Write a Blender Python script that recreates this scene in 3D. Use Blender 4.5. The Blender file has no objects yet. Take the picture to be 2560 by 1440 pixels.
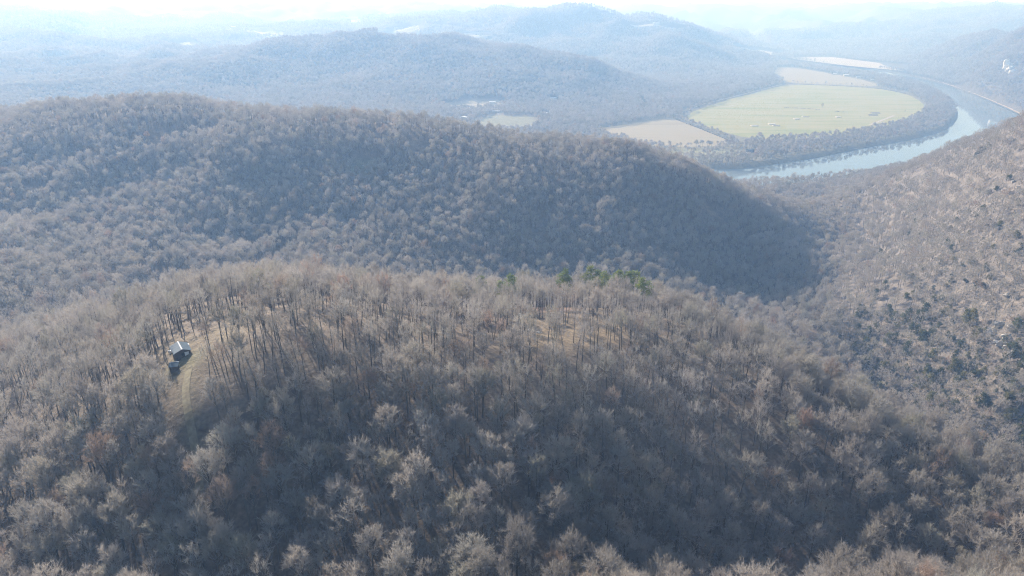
import bpy, math, random
import numpy as np
from mathutils import Vector, Matrix
from mathutils.geometry import tessellate_polygon
import os
rng = np.random.default_rng(11)
random.seed(5)
S = bpy.context.scene
COL = S.collection
# ---------------------------------------------------------------- camera
F, CX, CY = 1707.0, 1280.0, 720.0
PITCH = math.radians(22.24)
SP, CP = math.sin(PITCH), math.cos(PITCH)
H = 250.0
cam_data = bpy.data.cameras.new('camera')
cam_data.sensor_width = 36.0
cam_data.lens = 36.0 * F / 2560.0
cam_data.clip_start = 1.0
cam_data.clip_end = 60000.0
cam = bpy.data.objects.new('camera', cam_data)
cam.location = (0, 0, H)
cam.rotation_euler = (math.pi / 2 - PITCH, 0, 0)
COL.objects.link(cam)
S.camera = cam

def ray(px, py):
    u = (px - CX) / F
    v = (CY - py) / F
    return u, CP + v * SP, -SP + v * CP

def P(px, py, Y, dz=0.0):
    dx, dy, dzv = ray(px, py)
    t = Y / dy
    return (dx * t, Y, H + dzv * t - dz)

def U(px, py, z=0.0):
    dx, dy, dzv = ray(px, py)
    t = (z - H) / dzv
    return (dx * t, dy * t, z)

# ---------------------------------------------------------------- noise
def _hash(ix, iy, seed):
    h = (ix.astype(np.int64) * 374761393 + iy.astype(np.int64) * 668265263 + seed * 974634777) & 0xffffffff
    h = ((h ^ (h >> 13)) * 1274126177) & 0xffffffff
    h = h ^ (h >> 16)
    return (h & 0xffffff) / float(0xffffff) * 2 - 1

def vnoise(x, y, seed=0):
    ix, iy = np.floor(x), np.floor(y)
    fx, fy = x - ix, y - iy
    fx = fx * fx * fx * (fx * (fx * 6 - 15) + 10)
    fy = fy * fy * fy * (fy * (fy * 6 - 15) + 10)
    a = _hash(ix, iy, seed); b = _hash(ix + 1, iy, seed)
    c = _hash(ix, iy + 1, seed); d = _hash(ix + 1, iy + 1, seed)
    return (a * (1 - fx) + b * fx) * (1 - fy) + (c * (1 - fx) + d * fx) * fy

def fbm(x, y, scale, octv=4, seed=0, gain=0.5):
    s, a = 0.0, 1.0
    tot = 0.0
    for o in range(octv):
        ca, sa = math.cos(0.7 * o + .3), math.sin(0.7 * o + .3)
        xr, yr = x * ca - y * sa, x * sa + y * ca
        s = s + a * vnoise(xr / scale * 2 ** o + 17.3 * o, yr / scale * 2 ** o - 5.1 * o, seed + o)
        tot += a
        a *= gain
    return s / tot

def smooth(e0, e1, x):
    t = np.clip((x - e0) / (e1 - e0), 0, 1)
    return t * t * (3 - 2 * t)

# ---------------------------------------------------------------- polygons
def in_poly(x, y, poly):
    x = np.asarray(x, float); y = np.asarray(y, float)
    r = np.zeros(x.shape, bool)
    n = len(poly)
    for i in range(n):
        x0, y0 = poly[i]; x1, y1 = poly[(i + 1) % n]
        if y0 == y1:
            continue
        c = ((y0 > y) != (y1 > y)) & (x < (x1 - x0) * (y - y0) / (y1 - y0) + x0)
        r ^= c
    return r

def dist_poly(x, y, poly, closed=True):
    x = np.asarray(x, float); y = np.asarray(y, float)
    d = np.full(x.shape, 1e9)
    n = len(poly)
    for i in range(n if closed else n - 1):
        x0, y0 = poly[i]; x1, y1 = poly[(i + 1) % n]
        ex, ey = x1 - x0, y1 - y0
        L = ex * ex + ey * ey + 1e-9
        t = np.clip(((x - x0) * ex + (y - y0) * ey) / L, 0, 1)
        d = np.minimum(d, np.hypot(x - x0 - t * ex, y - y0 - t * ey))
    return d

def sdist(x, y, poly):
    d = dist_poly(x, y, poly)
    return np.where(in_poly(x, y, poly), -d, d)

def chaikin(poly, n=2, closed=True):
    for _ in range(n):
        out = []
        m = len(poly)
        if not closed:
            out.append(poly[0])
        for i in range(m if closed else m - 1):
            a, b = poly[i], poly[(i + 1) % m]
            out.append((a[0] * .75 + b[0] * .25, a[1] * .75 + b[1] * .25))
            out.append((a[0] * .25 + b[0] * .75, a[1] * .25 + b[1] * .75))
        if not closed:
            out.append(poly[-1])
        poly = out
    return poly

def pxpoly(pts, z):
    return [U(a, b, z)[:2] for a, b in pts]

PLAIN = 6.0
river_a = [(-420, 1035), (-150, 1085), (120, 1128)] + pxpoly([(1795, 424), (1850, 423), (2000, 402), (2100, 382), (2200, 362), (2300, 345),
        (2365, 325), (2396, 298), (2390, 268), (2345, 238), (2285, 210), (2190, 192), (2080, 177), (1930, 157), (1860, 149)], 0)
river_b = pxpoly([(1860, 145), (1950, 150), (2080, 163), (2200, 176), (2300, 195), (2400, 222), (2500, 262), (2575, 298), (2530, 335), (2430, 385), (2290, 430)], 0) + \
          [(545, 1070), (400, 1015), (230, 1010), (100, 1010), (-150, 975), (-420, 930)]
RIVER = chaikin(river_a + river_b, 2)
REACH = chaikin(pxpoly([(1770, 101), (1850, 107), (1950, 126), (2010, 134), (2010, 139), (1950, 133), (1850, 114), (1770, 106)], 0), 1)
GREEN = chaikin(pxpoly([(1705, 292), (1760, 268), (1830, 245), (1890, 232), (1960, 211), (2080, 214), (2200, 221), (2270, 236), (2306, 256), (2310, 275),
        (2282, 296), (2225, 316), (2100, 338), (1990, 348), (1900, 348), (1830, 337), (1760, 313)], PLAIN), 2)
TAN = chaikin(pxpoly([(1480, 322), (1560, 313), (1640, 299), (1690, 297), (1745, 319), (1838, 358), (1760, 368), (1650, 368), (1560, 352)], PLAIN), 1)
UPPER = chaikin(pxpoly([(1945, 163), (2080, 184), (2185, 206), (2200, 217), (2080, 212), (1960, 207), (1930, 190)], PLAIN), 1)
GLADE = pxpoly([(1640, 385), (1700, 372), (1850, 376), (1860, 392), (1760, 402), (1660, 400)], PLAIN)
MEADOW = pxpoly([(1190, 300), (1260, 288), (1330, 292), (1350, 312), (1300, 325), (1200, 322)], 14)
YARD = pxpoly([(1120, 262), (1170, 252), (1240, 256), (1240, 268), (1130, 270)], 14)
PLAINP = chaikin(pxpoly([(1795, 426), (1850, 425), (2000, 404), (2200, 364), (2300, 347), (2398, 300), (2392, 266), (2285, 208), (2080, 175), (1930, 156),
        (1935, 190), (1960, 205), (1850, 232), (1750, 262), (1640, 292), (1540, 312), (1450, 330)], PLAIN) + [(60, 1290), (60, 1140)], 1)
BAND = pxpoly([(1688, 299), (1712, 288), (1765, 310), (1850, 342), (1900, 352), (1842, 364)], PLAIN)
BANDB = pxpoly([(1950, 204), (2080, 209), (2200, 216), (2280, 234), (2260, 240), (2080, 219), (1955, 214)], PLAIN)
FARBANK = pxpoly([(1960, 143), (2080, 143), (2200, 158), (2270, 172), (2260, 178), (2120, 165), (2000, 150)], 6)

# ---------------------------------------------------------------- terrain control points
T = 17.0
C = []
def add(px, py, Y, dz=T):
    C.append(P(px, py, Y, dz))
def addu(px, py, z):
    C.append(U(px, py, z))
# near ridge
for a in [(0, 1440, 115), (640, 1440, 108), (1280, 1440, 105), (1700, 1440, 99), (2100, 1440, 95), (2560, 1440, 98), (1900, 1400, 103), (2100, 1345, 105),
          (2350, 1372, 103), (2560, 1345, 110), (1200, 1330, 118), (700, 1330, 120), (200, 1330, 124),
          (1600, 1355, 135), (1850, 1320, 147), (2100, 1320, 150), (2330, 1340, 145), (2500, 1270, 148),
          (1280, 1200, 133), (700, 1200, 137), (200, 1200, 142), (1280, 1050, 153), (1280, 900, 175), (1280, 812, 194), (1280, 750, 238), (1280, 690, 300),
          (1600, 1150, 158), (1700, 1000, 188), (1700, 850, 222), (650, 655, 320), (300, 722, 290), (0, 840, 250), (0, 1000, 190), (950, 680, 305),
          (1650, 700, 300), (1850, 792, 256), (2000, 872, 229), (2150, 947, 212), (2300, 1012, 197), (2560, 1132, 171),
          (2000, 1000, 192), (2050, 1100, 173), (2300, 1150, 170), (2450, 1200, 157)]:
    add(*a)
C += [(78, 128, 96), (58, 127, 99), (100, 126, 96), (40, 124, 106)]
C += [P(450, 882, 190), P(460, 1000, 160, 0), P(1430, 845, 222), P(900, 850, 200, 0)]
for q in [(-160, 60, 122), (0, 40, 120), (160, 50, 118), (-300, 120, 115), (260, 120, 95), (-420, 260, 95)]:
    C.append(q)
# valleys behind the near ridge
C += [(-320, 325, 80), (-190, 395, 62), (0, 455, 45), (150, 485, 36), (245, 510, 28), (285, 590, 23), (315, 690, 16), (345, 850, 7),
      (200, 225, 58), (182, 330, 42), (205, 430, 34), (330, 160, 66), (-600, 420, 85)]
# middle ridge
for a in [(0, 272, 780), (200, 236, 820), (330, 225, 840), (480, 239, 820), (700, 263, 780), (900, 265, 745), (1000, 286, 725), (1200, 319, 690), (1400, 339, 670),
          (1600, 376, 655), (1700, 401, 655), (1850, 446, 690), (1950, 478, 740),
          (300, 450, 620), (300, 600, 502), (300, 680, 442), (700, 450, 620), (700, 640, 495), (1280, 450, 600), (1280, 600, 535), (1280, 670, 505),
          (1600, 500, 588), (1700, 600, 552), (1800, 700, 520), (1950, 560, 630), (1850, 520, 630), (0, 640, 425), (150, 670, 408), (0, 750, 368), (0, 450, 600), (930, 410, 650)]:
    add(*a, 19.0)
C += [(-760, 1150, 75), (-420, 1060, 50), (-150, 1000, 22), (120, 960, 6), (230, 940, 5), (0, 860, 60), (-1000, 800, 120), (-800, 600, 95), (-60, 1250, 8), (-400, 1300, 30)]
# right slope
for a in [(2560, 302, 600), (2480, 332, 650), (2400, 364, 700), (2240, 427, 820), (2120, 457, 900), (2000, 466, 950), (2560, 450, 480), (2560, 600, 410), (2560, 750, 355),
          (2560, 900, 310), (2560, 1050, 290), (2300, 500, 640), (2300, 620, 520), (2300, 750, 430), (2250, 850, 395), (2400, 950, 340), (2150, 700, 500), (2100, 800, 440)]:
    add(*a, 18.0 if a[2] > 850 else 11.0)
C += [(620, 560, 172), (640, 420, 160), (600, 280, 120), (700, 750, 140), (620, 950, 60), (560, 1060, 4), (850, 900, 90), (900, 600, 190), (760, 1180, 4)]
# plain and village floor
for a in [(2000, 380), (2200, 340), (2340, 300), (2340, 250), (2100, 200), (1960, 185), (1900, 300), (1700, 350), (1600, 330), (2000, 280), (1800, 265)]:
    addu(*a, 6)
for a in [(1500, 312, 7), (1400, 300, 10), (1250, 285, 13), (1150, 290, 16), (1130, 262, 18), (1400, 262, 12), (1560, 290, 8), (1640, 285, 8), (1760, 256, 9), (1900, 215, 9)]:
    addu(*a)
# far ridge: a nearer wooded hill and a higher crest behind it
for a in [(380, 212, 1950), (500, 168, 2150), (640, 140, 2300), (820, 112, 2400), (950, 91, 2450), (1150, 90, 2480), (1300, 106, 2420), (1450, 150, 2350), (1560, 186, 2280), (1690, 240, 2080),
          (700, 200, 2020), (1000, 180, 2080), (1300, 205, 2040), (1000, 240, 1830), (800, 250, 1750), (1300, 150, 2250), (1150, 140, 2260), (850, 160, 2200),
          (1940, 186, 2950), (1850, 150, 3250), (1780, 112, 3500), (1700, 86, 3600), (1560, 60, 3750), (1430, 33, 3900), (1300, 45, 3950), (1150, 60, 4000),
          (1560, 130, 3150), (1700, 165, 2900), (1650, 205, 2650), (1430, 90, 3500)]:
    add(*a, 11.0)
C += [(-500, 2950, 72), (-100, 2950, 62), (250, 2850, 40), (-1000, 2900, 66), (-1500, 2700, 66)]
# left and far
for a in [(100, 262, 1500), (100, 180, 2200), (100, 112, 3200), (200, 62, 4500), (200, 37, 6000), (700, 40, 6000), (1150, 22, 7500), (300, 145, 2700), (500, 95, 3900), (700, 70, 4600), (150, 95, 3700), (400, 85, 4200), (0, 140, 2800), (600, 60, 5200)]:
    add(*a, 10.0)
for a in [(2560, 280, 8), (2400, 206, 8), (2300, 182, 8), (2200, 160, 6), (2050, 142, 6), (1950, 140, 5), (1800, 104, 4)]:
    addu(*a)
for a in [(2450, 150, 2600), (2560, 90, 2500), (2400, 122, 3200), (2200, 138, 3800), (2200, 100, 4600), (2400, 72, 4500), (2400, 22, 6500), (2100, 62, 6000), (1900, 82, 5500),
          (1800, 42, 7500), (1650, 32, 8000), (2560, 200, 2050)]:
    add(*a, 10.0)
C += [(-2600, 1500, 120), (-2800, 3500, 170), (1900, 1400, 150), (2800, 2600, 190), (-4500, 7000, 230), (5500, 6500, 240), (0, 9500, 246), (-8000, 11000, 285), (8000, 11000, 280), (-3500, 9000, 250), (3500, 9500, 250),
      (0, 14000, 250), (-14000, 16000, 250), (14000, 16000, 250), (-1600, 300, 110), (1500, 500, 170), (-500, -400, 120), (500, -400, 120), (0, -300, 120)]
C = np.array(C, float)

def tps_fit(c, lam=0.0006):
    xy = c[:, :2] / 1000.0
    n = len(c)
    r2 = ((xy[:, None, :] - xy[None, :, :]) ** 2).sum(-1)
    K = np.where(r2 > 0, r2 * np.log(r2 + 1e-20) * .5, 0) + np.eye(n) * lam
    Q = np.hstack([np.ones((n, 1)), xy])
    A = np.block([[K, Q], [Q.T, np.zeros((3, 3))]])
    b = np.concatenate([c[:, 2], np.zeros(3)])
    return xy, np.linalg.solve(A, b)

TX, TW = tps_fit(C)

def tps(x, y):
    x = np.asarray(x, float).ravel() / 1000; y = np.asarray(y, float).ravel() / 1000
    out = np.empty_like(x)
    n = len(TX)
    for i in range(0, len(x), 20000):
        a, b = x[i:i + 20000], y[i:i + 20000]
        r2 = (a[:, None] - TX[None, :, 0]) ** 2 + (b[:, None] - TX[None, :, 1]) ** 2
        out[i:i + 20000] = (np.where(r2 > 0, r2 * np.log(r2 + 1e-20) * .5, 0)) @ TW[:n] + TW[n] + TW[n + 1] * a + TW[n + 2] * b
    return out

def height(x, y):
    x = np.asarray(x, float); y = np.asarray(y, float)
    sh = x.shape
    x = x.ravel(); y = y.ravel()
    z = tps(x, y)
    d = np.hypot(x, y)
    # eroded gullies and knolls, growing with distance
    amp = 1.2 + 7.0 * smooth(380, 1100, d) + 17.0 * smooth(1500, 3500, d) + 16 * smooth(5000, 8000, d)
    n1 = fbm(x, y, 75.0, 3, 3)
    n2 = fbm(x, y, 330.0, 4, 7)
    n3 = 1 - 2 * np.abs(fbm(x, y, 760.0, 4, 21))
    n3b = 1 - 2 * np.abs(fbm(x, y, 190.0, 3, 91))
    lowland = smooth(14, 60, z)
    z = z + lowland * (np.where(d < 1500, n1 * np.minimum(amp, 5.5) + (n2 * 6 + (n3b - .55) * 11) * smooth(400, 620, d), 0)
                       + smooth(1300, 2000, d) * (n2 * amp * .9 + (n3 - .5) * amp * 2.4 + (1 - 2 * np.abs(fbm(x, y, 400.0, 3, 133)) - .5) * amp * 1.5))
    z = np.maximum(z, PLAIN - 1.0 + .5 * n1)
    sd = sdist(x, y, PLAINP)
    k = 1 - smooth(-5, 70, sd)
    z = z * (1 - k) + PLAIN * k
    for poly, wdt in ((RIVER, 9.0), (REACH, 12.0)):
        sr = sdist(x, y, poly)
        bank = np.maximum(np.minimum(z, 1.0 + np.maximum(sr, 0) * .75), -4)
        z = np.where(sr < 12, np.minimum(z, np.where(sr < 0, np.maximum(-3.0, .8 + sr * .5), bank)), z)
    return z.reshape(sh)

# ---------------------------------------------------------------- helpers: objects, properties, materials
def tag(o, label=None, cat=None, group=None, kind=None):
    if label: o['label'] = label
    if cat: o['category'] = cat
    if group: o['group'] = group
    if kind: o['kind'] = kind
    return o

def mesh_obj(name, verts, faces, mat=None, parent=None, link=True, smoothf=False):
    me = bpy.data.meshes.new(name)
    me.from_pydata([tuple(map(float, v)) for v in verts], [], [tuple(map(int, f)) for f in faces])
    if mat is not None:
        me.materials.append(mat)
    if smoothf:
        me.polygons.foreach_set('use_smooth', [True] * len(me.polygons))
    me.update()
    o = bpy.data.objects.new(name, me)
    if link:
        COL.objects.link(o)
    if parent is not None:
        o.parent = parent
    return o

def empty(name, loc, rz=0.0, label=None, cat=None, group=None):
    o = bpy.data.objects.new(name, None)
    o.location = loc
    o.rotation_euler = (0, 0, rz)
    o.empty_display_size = .5
    COL.objects.link(o)
    return tag(o, label, cat, group)

def new_mat(name):
    m = bpy.data.materials.new(name)
    m.use_nodes = True
    nt = m.node_tree
    b = nt.nodes['Principled BSDF']
    b.inputs['Roughness'].default_value = .9
    b.inputs['Specular IOR Level'].default_value = .2
    return m, nt, b

def ramp(nt, stops):
    r = nt.nodes.new('ShaderNodeValToRGB')
    e = r.color_ramp.elements
    while len(e) > len(stops):
        e.remove(e[-1])
    while len(e) < len(stops):
        e.new(.5)
    for el, (p, c) in zip(e, stops):
        el.position = p
        el.color = (*c, 1)
    return r

def noise_mat(name, stops, scale, rough=.9, detail=4, bump=0.0, coord='Object', spec=.2, metal=0.0):
    m, nt, b = new_mat(name)
    tc = nt.nodes.new('ShaderNodeTexCoord')
    n = nt.nodes.new('ShaderNodeTexNoise')
    n.inputs['Scale'].default_value = scale
    n.inputs['Detail'].default_value = detail
    r = ramp(nt, stops)
    nt.links.new(tc.outputs[coord], n.inputs['Vector'])
    nt.links.new(n.outputs['Fac'], r.inputs['Fac'])
    nt.links.new(r.outputs['Color'], b.inputs['Base Color'])
    b.inputs['Roughness'].default_value = rough
    b.inputs['Specular IOR Level'].default_value = spec
    b.inputs['Metallic'].default_value = metal
    if bump:
        bp = nt.nodes.new('ShaderNodeBump')
        bp.inputs['Strength'].default_value = bump
        nt.links.new(n.outputs['Fac'], bp.inputs['Height'])
        nt.links.new(bp.outputs['Normal'], b.inputs['Normal'])
    return m

def random_mat(name, stops, rough=.9, through=0.0):
    """colour picked per tree"""
    m, nt, b = new_mat(name)
    oi = nt.nodes.new('ShaderNodeObjectInfo')
    r = ramp(nt, stops)
    nt.links.new(oi.outputs['Random'], r.inputs['Fac'])
    n = nt.nodes.new('ShaderNodeTexNoise'); n.inputs['Scale'].default_value = .022; n.inputs['Detail'].default_value = 3
    nt.links.new(oi.outputs['Location'], n.inputs['Vector'])
    r2 = ramp(nt, [(.32, (.72, .70, .68)), (.45, (.96, .95, .92)), (.55, (1.0, .965, .945)), (.68, (1.1, 1.08, 1.08))])   # stands of different species
    nt.links.new(n.outputs['Fac'], r2.inputs['Fac'])
    mul = nt.nodes.new('ShaderNodeMix'); mul.data_type = 'RGBA'; mul.blend_type = 'MULTIPLY'; mul.inputs['Factor'].default_value = 1
    nt.links.new(r.outputs['Color'], mul.inputs[6]); nt.links.new(r2.outputs['Color'], mul.inputs[7])
    tint = mul.outputs[2]
    nt.links.new(tint, b.inputs['Base Color'])
    b.inputs['Roughness'].default_value = rough
    b.inputs['Specular IOR Level'].default_value = .12
    if through:   # a spray of fine twigs or needles lets light past it
        out = [q for q in nt.nodes if q.type == 'OUTPUT_MATERIAL'][0]
        tr = nt.nodes.new('ShaderNodeBsdfTranslucent')
        mx = nt.nodes.new('ShaderNodeMixShader'); mx.inputs[0].default_value = through
        nt.links.new(tint, tr.inputs['Color'])
        nt.links.new(b.outputs[0], mx.inputs[1]); nt.links.new(tr.outputs[0], mx.inputs[2])
        nt.links.new(mx.outputs[0], out.inputs['Surface'])
    return m

M_TWIG = random_mat(
    'bare_twigs', [(0, (.30, .275, .255)), (.2, (.45, .425, .40)), (.42, (.37, .345, .325)), (.6, (.48, .445, .405)), (.75, (.43, .395, .355)), (.84, (.36, .345, .285)), (.9, (.47, .45, .42)), (.94, (.42, .31, .25)), (.97, (.26, .24, .22)), (1, (.51, .49, .46))], through=.41)
M_BARK = random_mat('bark', [(0, (.12, .105, .09)), (.5, (.17, .15, .13)), (1, (.22, .20, .175))])
M_PALE = random_mat('sycamore_bark', [(0, (.62, .58, .52)), (1, (.7, .66, .6))])
M_PINE = random_mat('pine_needles', [(0, (.14, .185, .055)), (.5, (.195, .245, .07)), (1, (.25, .285, .09))], through=.43)
M_CEDAR = random_mat('cedar_foliage', [(0, (.08, .095, .05)), (.4, (.12, .135, .065)), (.75, (.18, .18, .09)), (1, (.24, .225, .11))], through=.5)

# terrain material: albedo of each ground cover in a vertex attribute, broken up by noise
def ground_mat():
    m, nt, b = new_mat('ground')
    at = nt.nodes.new('ShaderNodeAttribute'); at.attribute_name = 'cover'
    geo = nt.nodes.new('ShaderNodeNewGeometry')
    n = nt.nodes.new('ShaderNodeTexNoise'); n.inputs['Scale'].default_value = .11; n.inputs['Detail'].default_value = 8; n.inputs['Roughness'].default_value = .7
    n2 = nt.nodes.new('ShaderNodeTexNoise'); n2.inputs['Scale'].default_value = .9; n2.inputs['Detail'].default_value = 4
    nt.links.new(geo.outputs['Position'], n.inputs['Vector'])
    nt.links.new(geo.outputs['Position'], n2.inputs['Vector'])
    r = ramp(nt, [(.3, (.55, .52, .50)), (.5, (.95, .95, .95)), (.7, (1.35, 1.32, 1.28))])
    r2 = ramp(nt, [(.3, (.7, .7, .7)), (.7, (1.25, 1.25, 1.25))])
    nt.links.new(n.outputs['Fac'], r.inputs['Fac'])
    nt.links.new(n2.outputs['Fac'], r2.inputs['Fac'])
    prev = at.outputs['Color']
    for q in (r, r2):
        mx = nt.nodes.new('ShaderNodeMix'); mx.data_type = 'RGBA'; mx.blend_type = 'MULTIPLY'
        mx.inputs['Factor'].default_value = 1
        nt.links.new(prev, mx.inputs[6]); nt.links.new(q.outputs['Color'], mx.inputs[7])
        prev = mx.outputs[2]
    nt.links.new(prev, b.inputs['Base Color'])
    bp = nt.nodes.new('ShaderNodeBump'); bp.inputs['Strength'].default_value = .6; bp.inputs['Distance'].default_value = 2.0
    nt.links.new(n.outputs['Fac'], bp.inputs['Height'])
    nt.links.new(bp.outputs['Normal'], b.inputs['Normal'])
    return m

# ---------------------------------------------------------------- terrain sheet
NR, NU = 560, 470
tt = np.geomspace(150, 30300, NR)
uu = np.linspace(-1.25, 1.25, NU)
YY = np.repeat((tt - 300)[:, None], NU, 1)
XX = tt[:, None] * uu[None, :]
ZZ = height(XX, YY)

CABIN = Vector(P(452, 876, 190)); CABIN.z = float(height(CABIN.x, CABIN.y))
SHED = Vector(P(437, 925, 181)); SHED.z = float(height(SHED.x, SHED.y))

def hit(px, py, lift=0.0):
    """first point of the ground seen through a pixel"""
    dx, dy, dz = ray(px, py)
    ys = np.geomspace(60, 12000, 4000)
    t = ys / dy
    g = height(dx * t, ys) + lift
    z = H + dz * t
    i = int(np.argmax(z < g))
    if i == 0:
        i = len(ys) - 1
    return Vector((dx * t[i], ys[i], float(g[i] - lift)))

def hits(pts):
    return [hit(*p)[:2] for p in pts]

# glades and tracks on the near ridge
GLADE_CABIN = hits([(372, 880), (420, 850), (500, 838), (590, 800), (620, 830), (540, 880), (505, 925), (492, 1000), (440, 1015), (400, 960), (392, 915)])
GLADE_MID = hits([(1290, 850), (1330, 805), (1440, 792), (1530, 800), (1600, 838), (1560, 862), (1450, 872), (1330, 900)])
GLADE_BACK = hits([(1310, 775), (1370, 748), (1450, 752), (1440, 775), (1360, 785)])
TRACK = chaikin(hits([(472, 925), (464, 965), (466, 1010), (480, 1080), (493, 1150), (500, 1230)]), 2, False)
GLADE_R2 = hits([(860, 418), (900, 405), (940, 412), (935, 432), (880, 440)])
GLADE_R2B = hits([(1025, 345), (1045, 340), (1072, 372), (1055, 392), (1035, 385)])
YARD = hits([(1105, 262), (1170, 247), (1250, 250), (1262, 262), (1240, 272), (1130, 275)])
MEADOW = hits([(1185, 302), (1230, 287), (1330, 290), (1355, 312), (1300, 328), (1200, 324)])
BACKLANE = chaikin(hits([(690, 395), (720, 405), (760, 412)]), 1, False)

px_, py_ = XX.ravel(), YY.ravel()
dd = np.hypot(px_, py_)
cov = np.empty((len(px_), 3))
cov[:] = (.19, .15, .115)                                   # leaf litter
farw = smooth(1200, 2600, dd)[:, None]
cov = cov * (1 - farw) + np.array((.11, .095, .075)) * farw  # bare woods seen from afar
R3POLY = [(200, 215), (208, 330), (238, 440), (275, 560), (318, 720), (375, 900), (520, 1000), (700, 900), (900, 600), (700, 250), (330, 180)]
r3 = (1 - smooth(-10, 35, sdist(px_, py_, R3POLY)))[:, None]
cov = cov * (1 - r3) + np.array((.19, .165, .149)) * r3
pl = (1 - smooth(-5, 60, sdist(px_, py_, PLAINP)))[:, None]
cov = cov * (1 - pl) + np.array((.20, .18, .12)) * pl
for poly, c, w in ((GLADE_CABIN, (.22, .175, .12), 5), (GLADE_MID, (.24, .185, .125), 5), (GLADE_BACK, (.22, .15, .115), 4), (GLADE_R2, (.24, .25, .16), 8), (GLADE_R2B, (.28, .22, .17), 8),
                   (GLADE, (.30, .29, .17), 10), (MEADOW, (.22, .215, .13), 12), (YARD, (.36, .32, .25), 10)):
    k = (1 - smooth(-w, w, sdist(px_, py_, poly)))[:, None]
    cov = cov * (1 - k) + np.array(c) * k
k = (1 - smooth(1.0, 3.2, dist_poly(px_, py_, TRACK, False)))[:, None]
cov = cov * (1 - k) + np.array((.21, .175, .12)) * k
k = (1 - smooth(3, 9, np.hypot(px_ - CABIN.x - 3.5, py_ - CABIN.y + 6)))[:, None]
cov = cov * (1 - k) + np.array((.21, .185, .11)) * k
# a finer patch is not needed: one sheet carries the whole country
idx = np.arange(NR * NU).reshape(NR, NU)
fq = np.stack([idx[:-1, :-1], idx[:-1, 1:], idx[1:, 1:], idx[1:, :-1]], -1).reshape(-1, 4)
me = bpy.data.meshes.new('terrain')
me.vertices.add(NR * NU)
me.vertices.foreach_set('co', np.stack([XX, YY, ZZ], -1).astype(np.float32).ravel())
me.loops.add(fq.size)
me.loops.foreach_set('vertex_index', fq.astype(np.int32).ravel())
me.polygons.add(len(fq))
me.polygons.foreach_set('loop_start', (np.arange(len(fq)) * 4).astype(np.int32))
me.polygons.foreach_set('use_smooth', np.ones(len(fq), bool))
ca = me.attributes.new('cover', 'FLOAT_COLOR', 'POINT')
ca.data.foreach_set('color', np.concatenate([cov, np.ones((len(cov), 1))], 1).astype(np.float32).ravel())
me.update(calc_edges=True)
me.validate()
me.materials.append(ground_mat())
terrain = bpy.data.objects.new('terrain', me)
COL.objects.link(terrain)
tag(terrain, 'brown leaf littered hills and valley floor under the woods', kind='structure')

# ---------------------------------------------------------------- flat sheets: river, fields, tracks
def ragged(poly, amp=4.0):
    out = []
    for i in range(len(poly)):
        a, b = np.array(poly[i]), np.array(poly[(i + 1) % len(poly)])
        L = np.linalg.norm(b - a)
        n = max(1, int(L / 9))
        nn = np.array((-(b - a)[1], (b - a)[0])) / (L + 1e-9)
        for k in range(n):
            p = a + (b - a) * k / n
            p = p + nn * float(fbm(p[:1], p[1:], 34, 3, 19)[0]) * amp
            out.append((float(p[0]), float(p[1])))
    return out

def sheet(name, poly, z, mat):
    v = [(a, b, z) for a, b in poly]
    tris = tessellate_polygon([[Vector(p) for p in v]])
    fs = []
    for a, b, c in tris:
        n = (Vector(v[b]) - Vector(v[a])).cross(Vector(v[c]) - Vector(v[a]))
        fs.append((a, b, c) if n.z > 0 else (a, c, b))
    return mesh_obj(name, v, fs, mat)

def draped(name, poly, step, lift, mat):
    xs = [p[0] for p in poly]; ys = [p[1] for p in poly]
    gx = np.arange(min(xs) - step, max(xs) + step, step); gy = np.arange(min(ys) - step, max(ys) + step, step)
    X, Y = np.meshgrid(gx, gy)
    Z = height(X, Y) + lift
    ok = in_poly((X[:-1, :-1] + step / 2), (Y[:-1, :-1] + step / 2), poly)
    ii = np.arange(X.size).reshape(X.shape)
    q = np.stack([ii[:-1, :-1], ii[:-1, 1:], ii[1:, 1:], ii[1:, :-1]], -1)[ok]
    used, inv = np.unique(q, return_inverse=True)
    V = np.stack([X.ravel(), Y.ravel(), Z.ravel()], -1)[used]
    return mesh_obj(name, V, inv.reshape(-1, 4), mat, smoothf=True)

def ribbon(name, line, width, lift, mat, z=None):
    v, f = [], []
    n = len(line)
    for i, (x, y) in enumerate(line):
        a = line[max(i - 1, 0)]; b = line[min(i + 1, n - 1)]
        d = Vector((b[0] - a[0], b[1] - a[1], 0)).normalized()
        s = Vector((-d.y, d.x, 0)) * width / 2
        for q in (-1, 1):
            X, Y = x + s.x * q, y + s.y * q
            v.append((X, Y, (float(height(X, Y)) if z is None else z) + lift))
        if i:
            f.append((2 * i - 2, 2 * i - 1, 2 * i + 1, 2 * i))
    o = mesh_obj(name, v, f, mat)
    return o

def water_mat():
    m, nt, b = new_mat('river_water')
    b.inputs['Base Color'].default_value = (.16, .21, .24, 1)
    b.inputs['Roughness'].default_value = .03
    b.inputs['Specular IOR Level'].default_value = .5
    b.inputs['IOR'].default_value = 1.6
    geo = nt.nodes.new('ShaderNodeNewGeometry')
    n = nt.nodes.new('ShaderNodeTexNoise'); n.inputs['Scale'].default_value = .12; n.inputs['Detail'].default_value = 5
    nt.links.new(geo.outputs['Position'], n.inputs['Vector'])
    bp = nt.nodes.new('ShaderNodeBump'); bp.inputs['Strength'].default_value = .07; bp.inputs['Distance'].default_value = .5
    nt.links.new(n.outputs['Fac'], bp.inputs['Height'])
    nt.links.new(bp.outputs['Normal'], b.inputs['Normal'])
    return m
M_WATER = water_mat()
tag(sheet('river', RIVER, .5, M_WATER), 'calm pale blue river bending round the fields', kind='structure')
tag(sheet('far_river', REACH, .5, M_WATER), 'distant bright reach of the river', kind='structure')

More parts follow.
